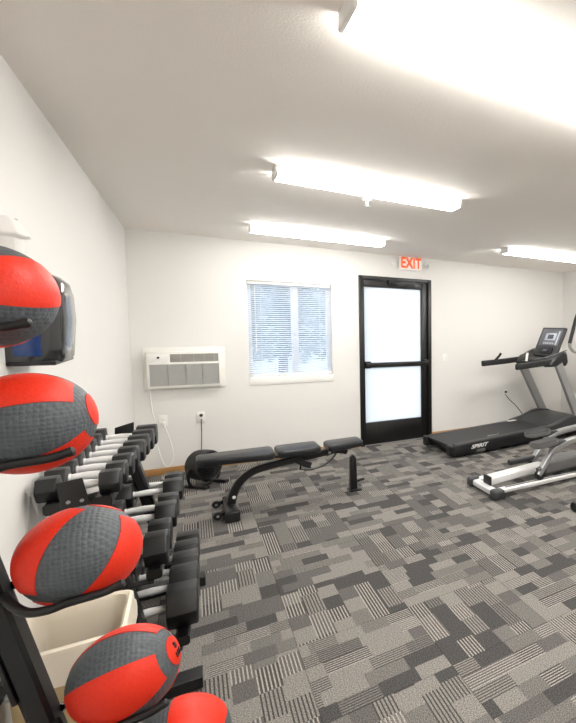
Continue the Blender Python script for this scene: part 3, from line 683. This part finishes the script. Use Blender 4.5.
# console panel leaning back
c0 = Vector((1.61, -.02, 1.125)); cu = Vector((.20, 0, .40)).normalized(); cw = Vector((.10, -1, 0)).normalized(); cn = cw.cross(cu) if cw.cross(cu).x < 0 else cu.cross(cw)
def cq(x, y, n): return c0+cw*x+cu*y+cn*n
def cbox(x0, x1, y0, y1, n0, n1, name, m, par=tm, bev=.004, tap=0):
    vs = [cq(x0, y0, n0), cq(x1, y0, n0), cq(x1-tap, y1, n0), cq(x0+tap, y1, n0), cq(x0, y0, n1), cq(x1, y0, n1), cq(x1-tap, y1, n1), cq(x0+tap, y1, n1)]
    return MB().add(vs, [(3,2,1,0),(4,5,6,7),(0,1,5,4),(1,2,6,5),(2,3,7,6),(3,0,4,7)]).build(name, m, par, bevel=bev)
cs = cbox(-.225, .225, .0, .445, -.045, .0, 'console', M['grey_plastic'], bev=.014)
cbox(-.185, .185, .16, .415, .0, .002, 'display_panel', M['panel_blue_grey'], cs, .001)
cbox(-.10, .10, .24, .35, .002, .004, 'screen', M['lcd'], cs, .001)
cbox(-.055, .055, .262, .328, .004, .005, 'readout', M['lcd_dark'], cs, .0005)
cbox(.125, .155, .17, .385, .002, .004, 'button_strip', M['lcd'], cs, .001); cbox(-.155, -.125, .17, .385, .002, .004, 'button_strip', M['panel_blue_grey'], cs, .001)
for k in range(6): cbox(-.10+.035*k, -.078+.035*k, .18, .205, .002, .005, 'button', M['lcd'], cs, .001)
cbox(-.13, .13, .03, .12, .0, .02, 'reading_ledge', M['dark_plastic'], cs, .004)
cbox(-.05, .05, .06, .10, .02, .024, 'stop_key', M['lcd_dark'], cs, .002)
MB().bar([(1.02, W2-.03, 1.06), (1.075, W2-.05, 1.12), (1.10, W2-.05, 1.155)], .03, .022, up=(0, 1, 0)).build('grip_lever', M['black_rubber'], tm)
MB().tube([(1.30, -.02, 1.04), (1.32, -.02, 1.17)], .017, 12).build('heart_rate_grip', M['chrome'], tm)
MB().bar([(1.43, -.12, 1.05), (1.28, -.02, 1.045), (1.28, .06, 1.045), (1.43, .12, 1.05)], .03, .03).build('grip_bar', M['black_rubber'], tm)
MB().tube(spline([(1.45, .76, .50), (1.47, .70, .50), (1.52, .65, .42), (1.60, .60, .33), (1.67, .55, .22), (1.70, .49, .12), (1.80, .40, .08)]), .006, 8).build('power_cord', M['cord_black'], tm)

# ------------------------------------------------------------------ elliptical trainer
el = thing('elliptical_trainer', 'silver elliptical trainer on the right in front of the treadmill', 'elliptical', (2.9, 3.7, 0))
MB().bar([(2.14, 3.53, .045), (2.14, 3.88, .045)], .07, .055).build('rear_crossbar', M['bright_silver'], el, world=True)
for y, s in ((3.49, -1), (3.92, 1)):
    MB().box((2.085, y-.05, 0), (2.20, y+.05, .085)).build('foot_cap', M['grey_plastic'], el, world=True, bevel=.022, seg=3)
sp_ = MB().bar([(2.17, 3.70, .105), (2.80, 3.70, .135)], .12, .085).build('spine', M['bright_silver'], el, world=True, bevel=.004)
MB().box((2.155, 3.637, .055), (2.172, 3.763, .152)).build('spine_cap', M['dark_plastic'], el, world=True, bevel=.003)
MB().bar([(2.78, 3.70, .13), (3.10, 3.70, .14), (3.7, 3.70, .12)], .20, .14).build('centre_frame', M['mid_plastic'], el, world=True, bevel=.01)
for s, y in ((-1, 3.51), (1, 3.89)):
    MB().bar([(2.17, y, .06), (3.45, y, .045)], .07, .04).build('rail', M['bright_silver'], el, world=True)
    MB().bar([(2.24, y, .0815), (3.30, y, .0675)], .02, .004).build('rail_groove', M['mid_plastic'], el, world=True)
    dx = .0 if s < 0 else .20
    wx = 2.625+dx
    rl = MB().lathe([(.01, -.022), (.046, -.022), (.05, -.012), (.05, .012), (.046, .022), (.01, .022)], (wx, y, .125), (0, 1, 0), 24).build('roller', M['black_rubber'], el, world=True)
    MB().bar(spline([(wx-(.02 if s < 0 else .30), y, .165), (wx, y, .17), (wx+.04, y, .19)]), .05, .06, up=(0, 1, 0)).build('roller_guard', M['grey_plastic'], el, world=True)
    MB().bar(spline([(wx-.02, y, .13), (wx+.05, y, .21), (wx+.13, y, .31), (wx+.24, y, .375), (wx+.42, y, .41), (wx+.8 if s < 0 else 3.65, y, .43)]), .055, .065, up=(0, 1, 0)).build('pedal_arm', M['silver'], el, world=True)
    px = wx-.10; pz = .43; py = y
    b = MB(); rings = []
    for z, k in ((pz-.035, .93), (pz-.025, 1), (pz+.0, 1), (pz+.012, .985), (pz+.005, .94)):
        rings.append([Vector((px+.15+((p.x)*k), py+p.y*k, z+.02*max(0, p.x/.19))) for p in rrect(.15, .075, .07, 0, 6)])
    pd = b.loft(rings).build('pedal', M['mid_plastic'], el, world=True)
    MB().loft([[Vector((px+.15+p.x*.9, py+p.y*.86, z+.02*max(0, p.x/.19))) for p in rrect(.15, .075, .07, 0, 6)] for z in (pz+.006, pz+.0135)]).build('tread_pad', M['grey_plastic'], pd).location = -Vector(el.location)
    MB().bar([(px+.2, py, pz-.03), (wx+.3, y, .40)], .06, .05).build('pedal_bracket', M['grey_plastic'], el, world=True)
    # swing arm and hand grip
    gx = 2.99; gy = y-.02*s
    if s > 0: gx += .62
    MB().tube([(gx-.002, gy, 1.375), (gx+.02, gy, 1.45), (gx+.07, gy, 1.61), (gx+.12, gy-.0, 1.72)], .019, 12).build('hand_grip', M['black_rubber'], el, world=True)
    MB().tube(spline([(gx-.002, gy, 1.378), (gx+.005, gy, 1.34), (gx+.05, gy, 1.30), (gx+.12, gy, 1.28), (gx+.30, gy, 1.20), (max(gx+.45, wx+.8) if s < 0 else gx+.40, gy, .95), (wx+.8 if s < 0 else gx+.2, y, .43)]), .018, 12).build('swing_arm', M['silver'], el, world=True)
MB().lathe([(.02, -.08), (.26, -.08), (.28, -.05), (.28, .05), (.26, .08), (.02, .08)], (3.85, 3.70, .36), (0, 1, 0), 40).build('flywheel_housing', M['grey_plastic'], el, world=True)
MB().bar([(3.62, 3.70, .15), (3.58, 3.70, .8), (3.5, 3.70, 1.30)], .08, .09, up=(1, 0, 0)).build('mast', M['silver'], el, world=True)
MB().prism([(-.02, 0), (.05, .0), (.16, .34), (.10, .36)], (0, .34, 0), (3.42, 3.53, 1.28), (1, 0, 0), (0, 0, 1)).build('console', M['dark_plastic'], el, world=True, bevel=.01)
MB().bar([(4.08, 3.42, .04), (4.08, 3.98, .04)], .08, .07).build('front_crossbar', M['bright_silver'], el, world=True)
MB().bar([(3.4, 3.70, .08), (4.08, 3.70, .06)], .12, .08).build('base_beam', M['silver'], el, world=True)

# ------------------------------------------------------------------ exercise bike, only its rear foot reaches into the photo
bk = thing('exercise_bike', 'dark round foot of an exercise bike at the right edge of the photo', 'exercise bike', (2.86, 2.87, 0))
MB().tube([(2.56, 2.87, .045), (3.0, 2.87, .045)], .035, 16).build('stabilizer', M['silver'], bk, world=True)
for x, s in ((2.50, 1), (3.06, -1)):
    MB().lathe([(0, 0), (.036, 0), (.045, .012), (.045, .085), (.036, .095), (0, .095)], (x, 2.87, .045), (s, 0, 0), 24).build('foot_cap', M['dark_plastic'], bk, world=True)
MB().bar([(2.78, 2.86, .05), (2.78, 2.5, .2), (2.78, 2.1, .25)], .07, .07).build('frame', M['silver'], bk, world=True)
MB().bar([(2.78, 2.5, .2), (2.78, 2.58, .75)], .05, .05, up=(1, 0, 0)).build('seat_post', M['silver'], bk, world=True)
MB().loft([[Vector((2.78+p.x*k, 2.58+p.y*k, z)) for p in rrect(.12, .13, .09, 0, 6)] for z, k in ((.75, .8), (.78, 1), (.81, .98), (.825, .85))]).build('seat', M['vinyl'], bk, world=True)
MB().bar([(2.53, 1.9, .035), (3.03, 1.9, .035)], .07, .07).build('front_stabilizer', M['dark_plastic'], bk, world=True)
MB().lathe([(.02, -.06), (.2, -.06), (.22, -.03), (.22, .03), (.2, .06), (.02, .06)], (2.78, 1.98, .30), (1, 0, 0), 36).build('flywheel_housing', M['grey_plastic'], bk, world=True)
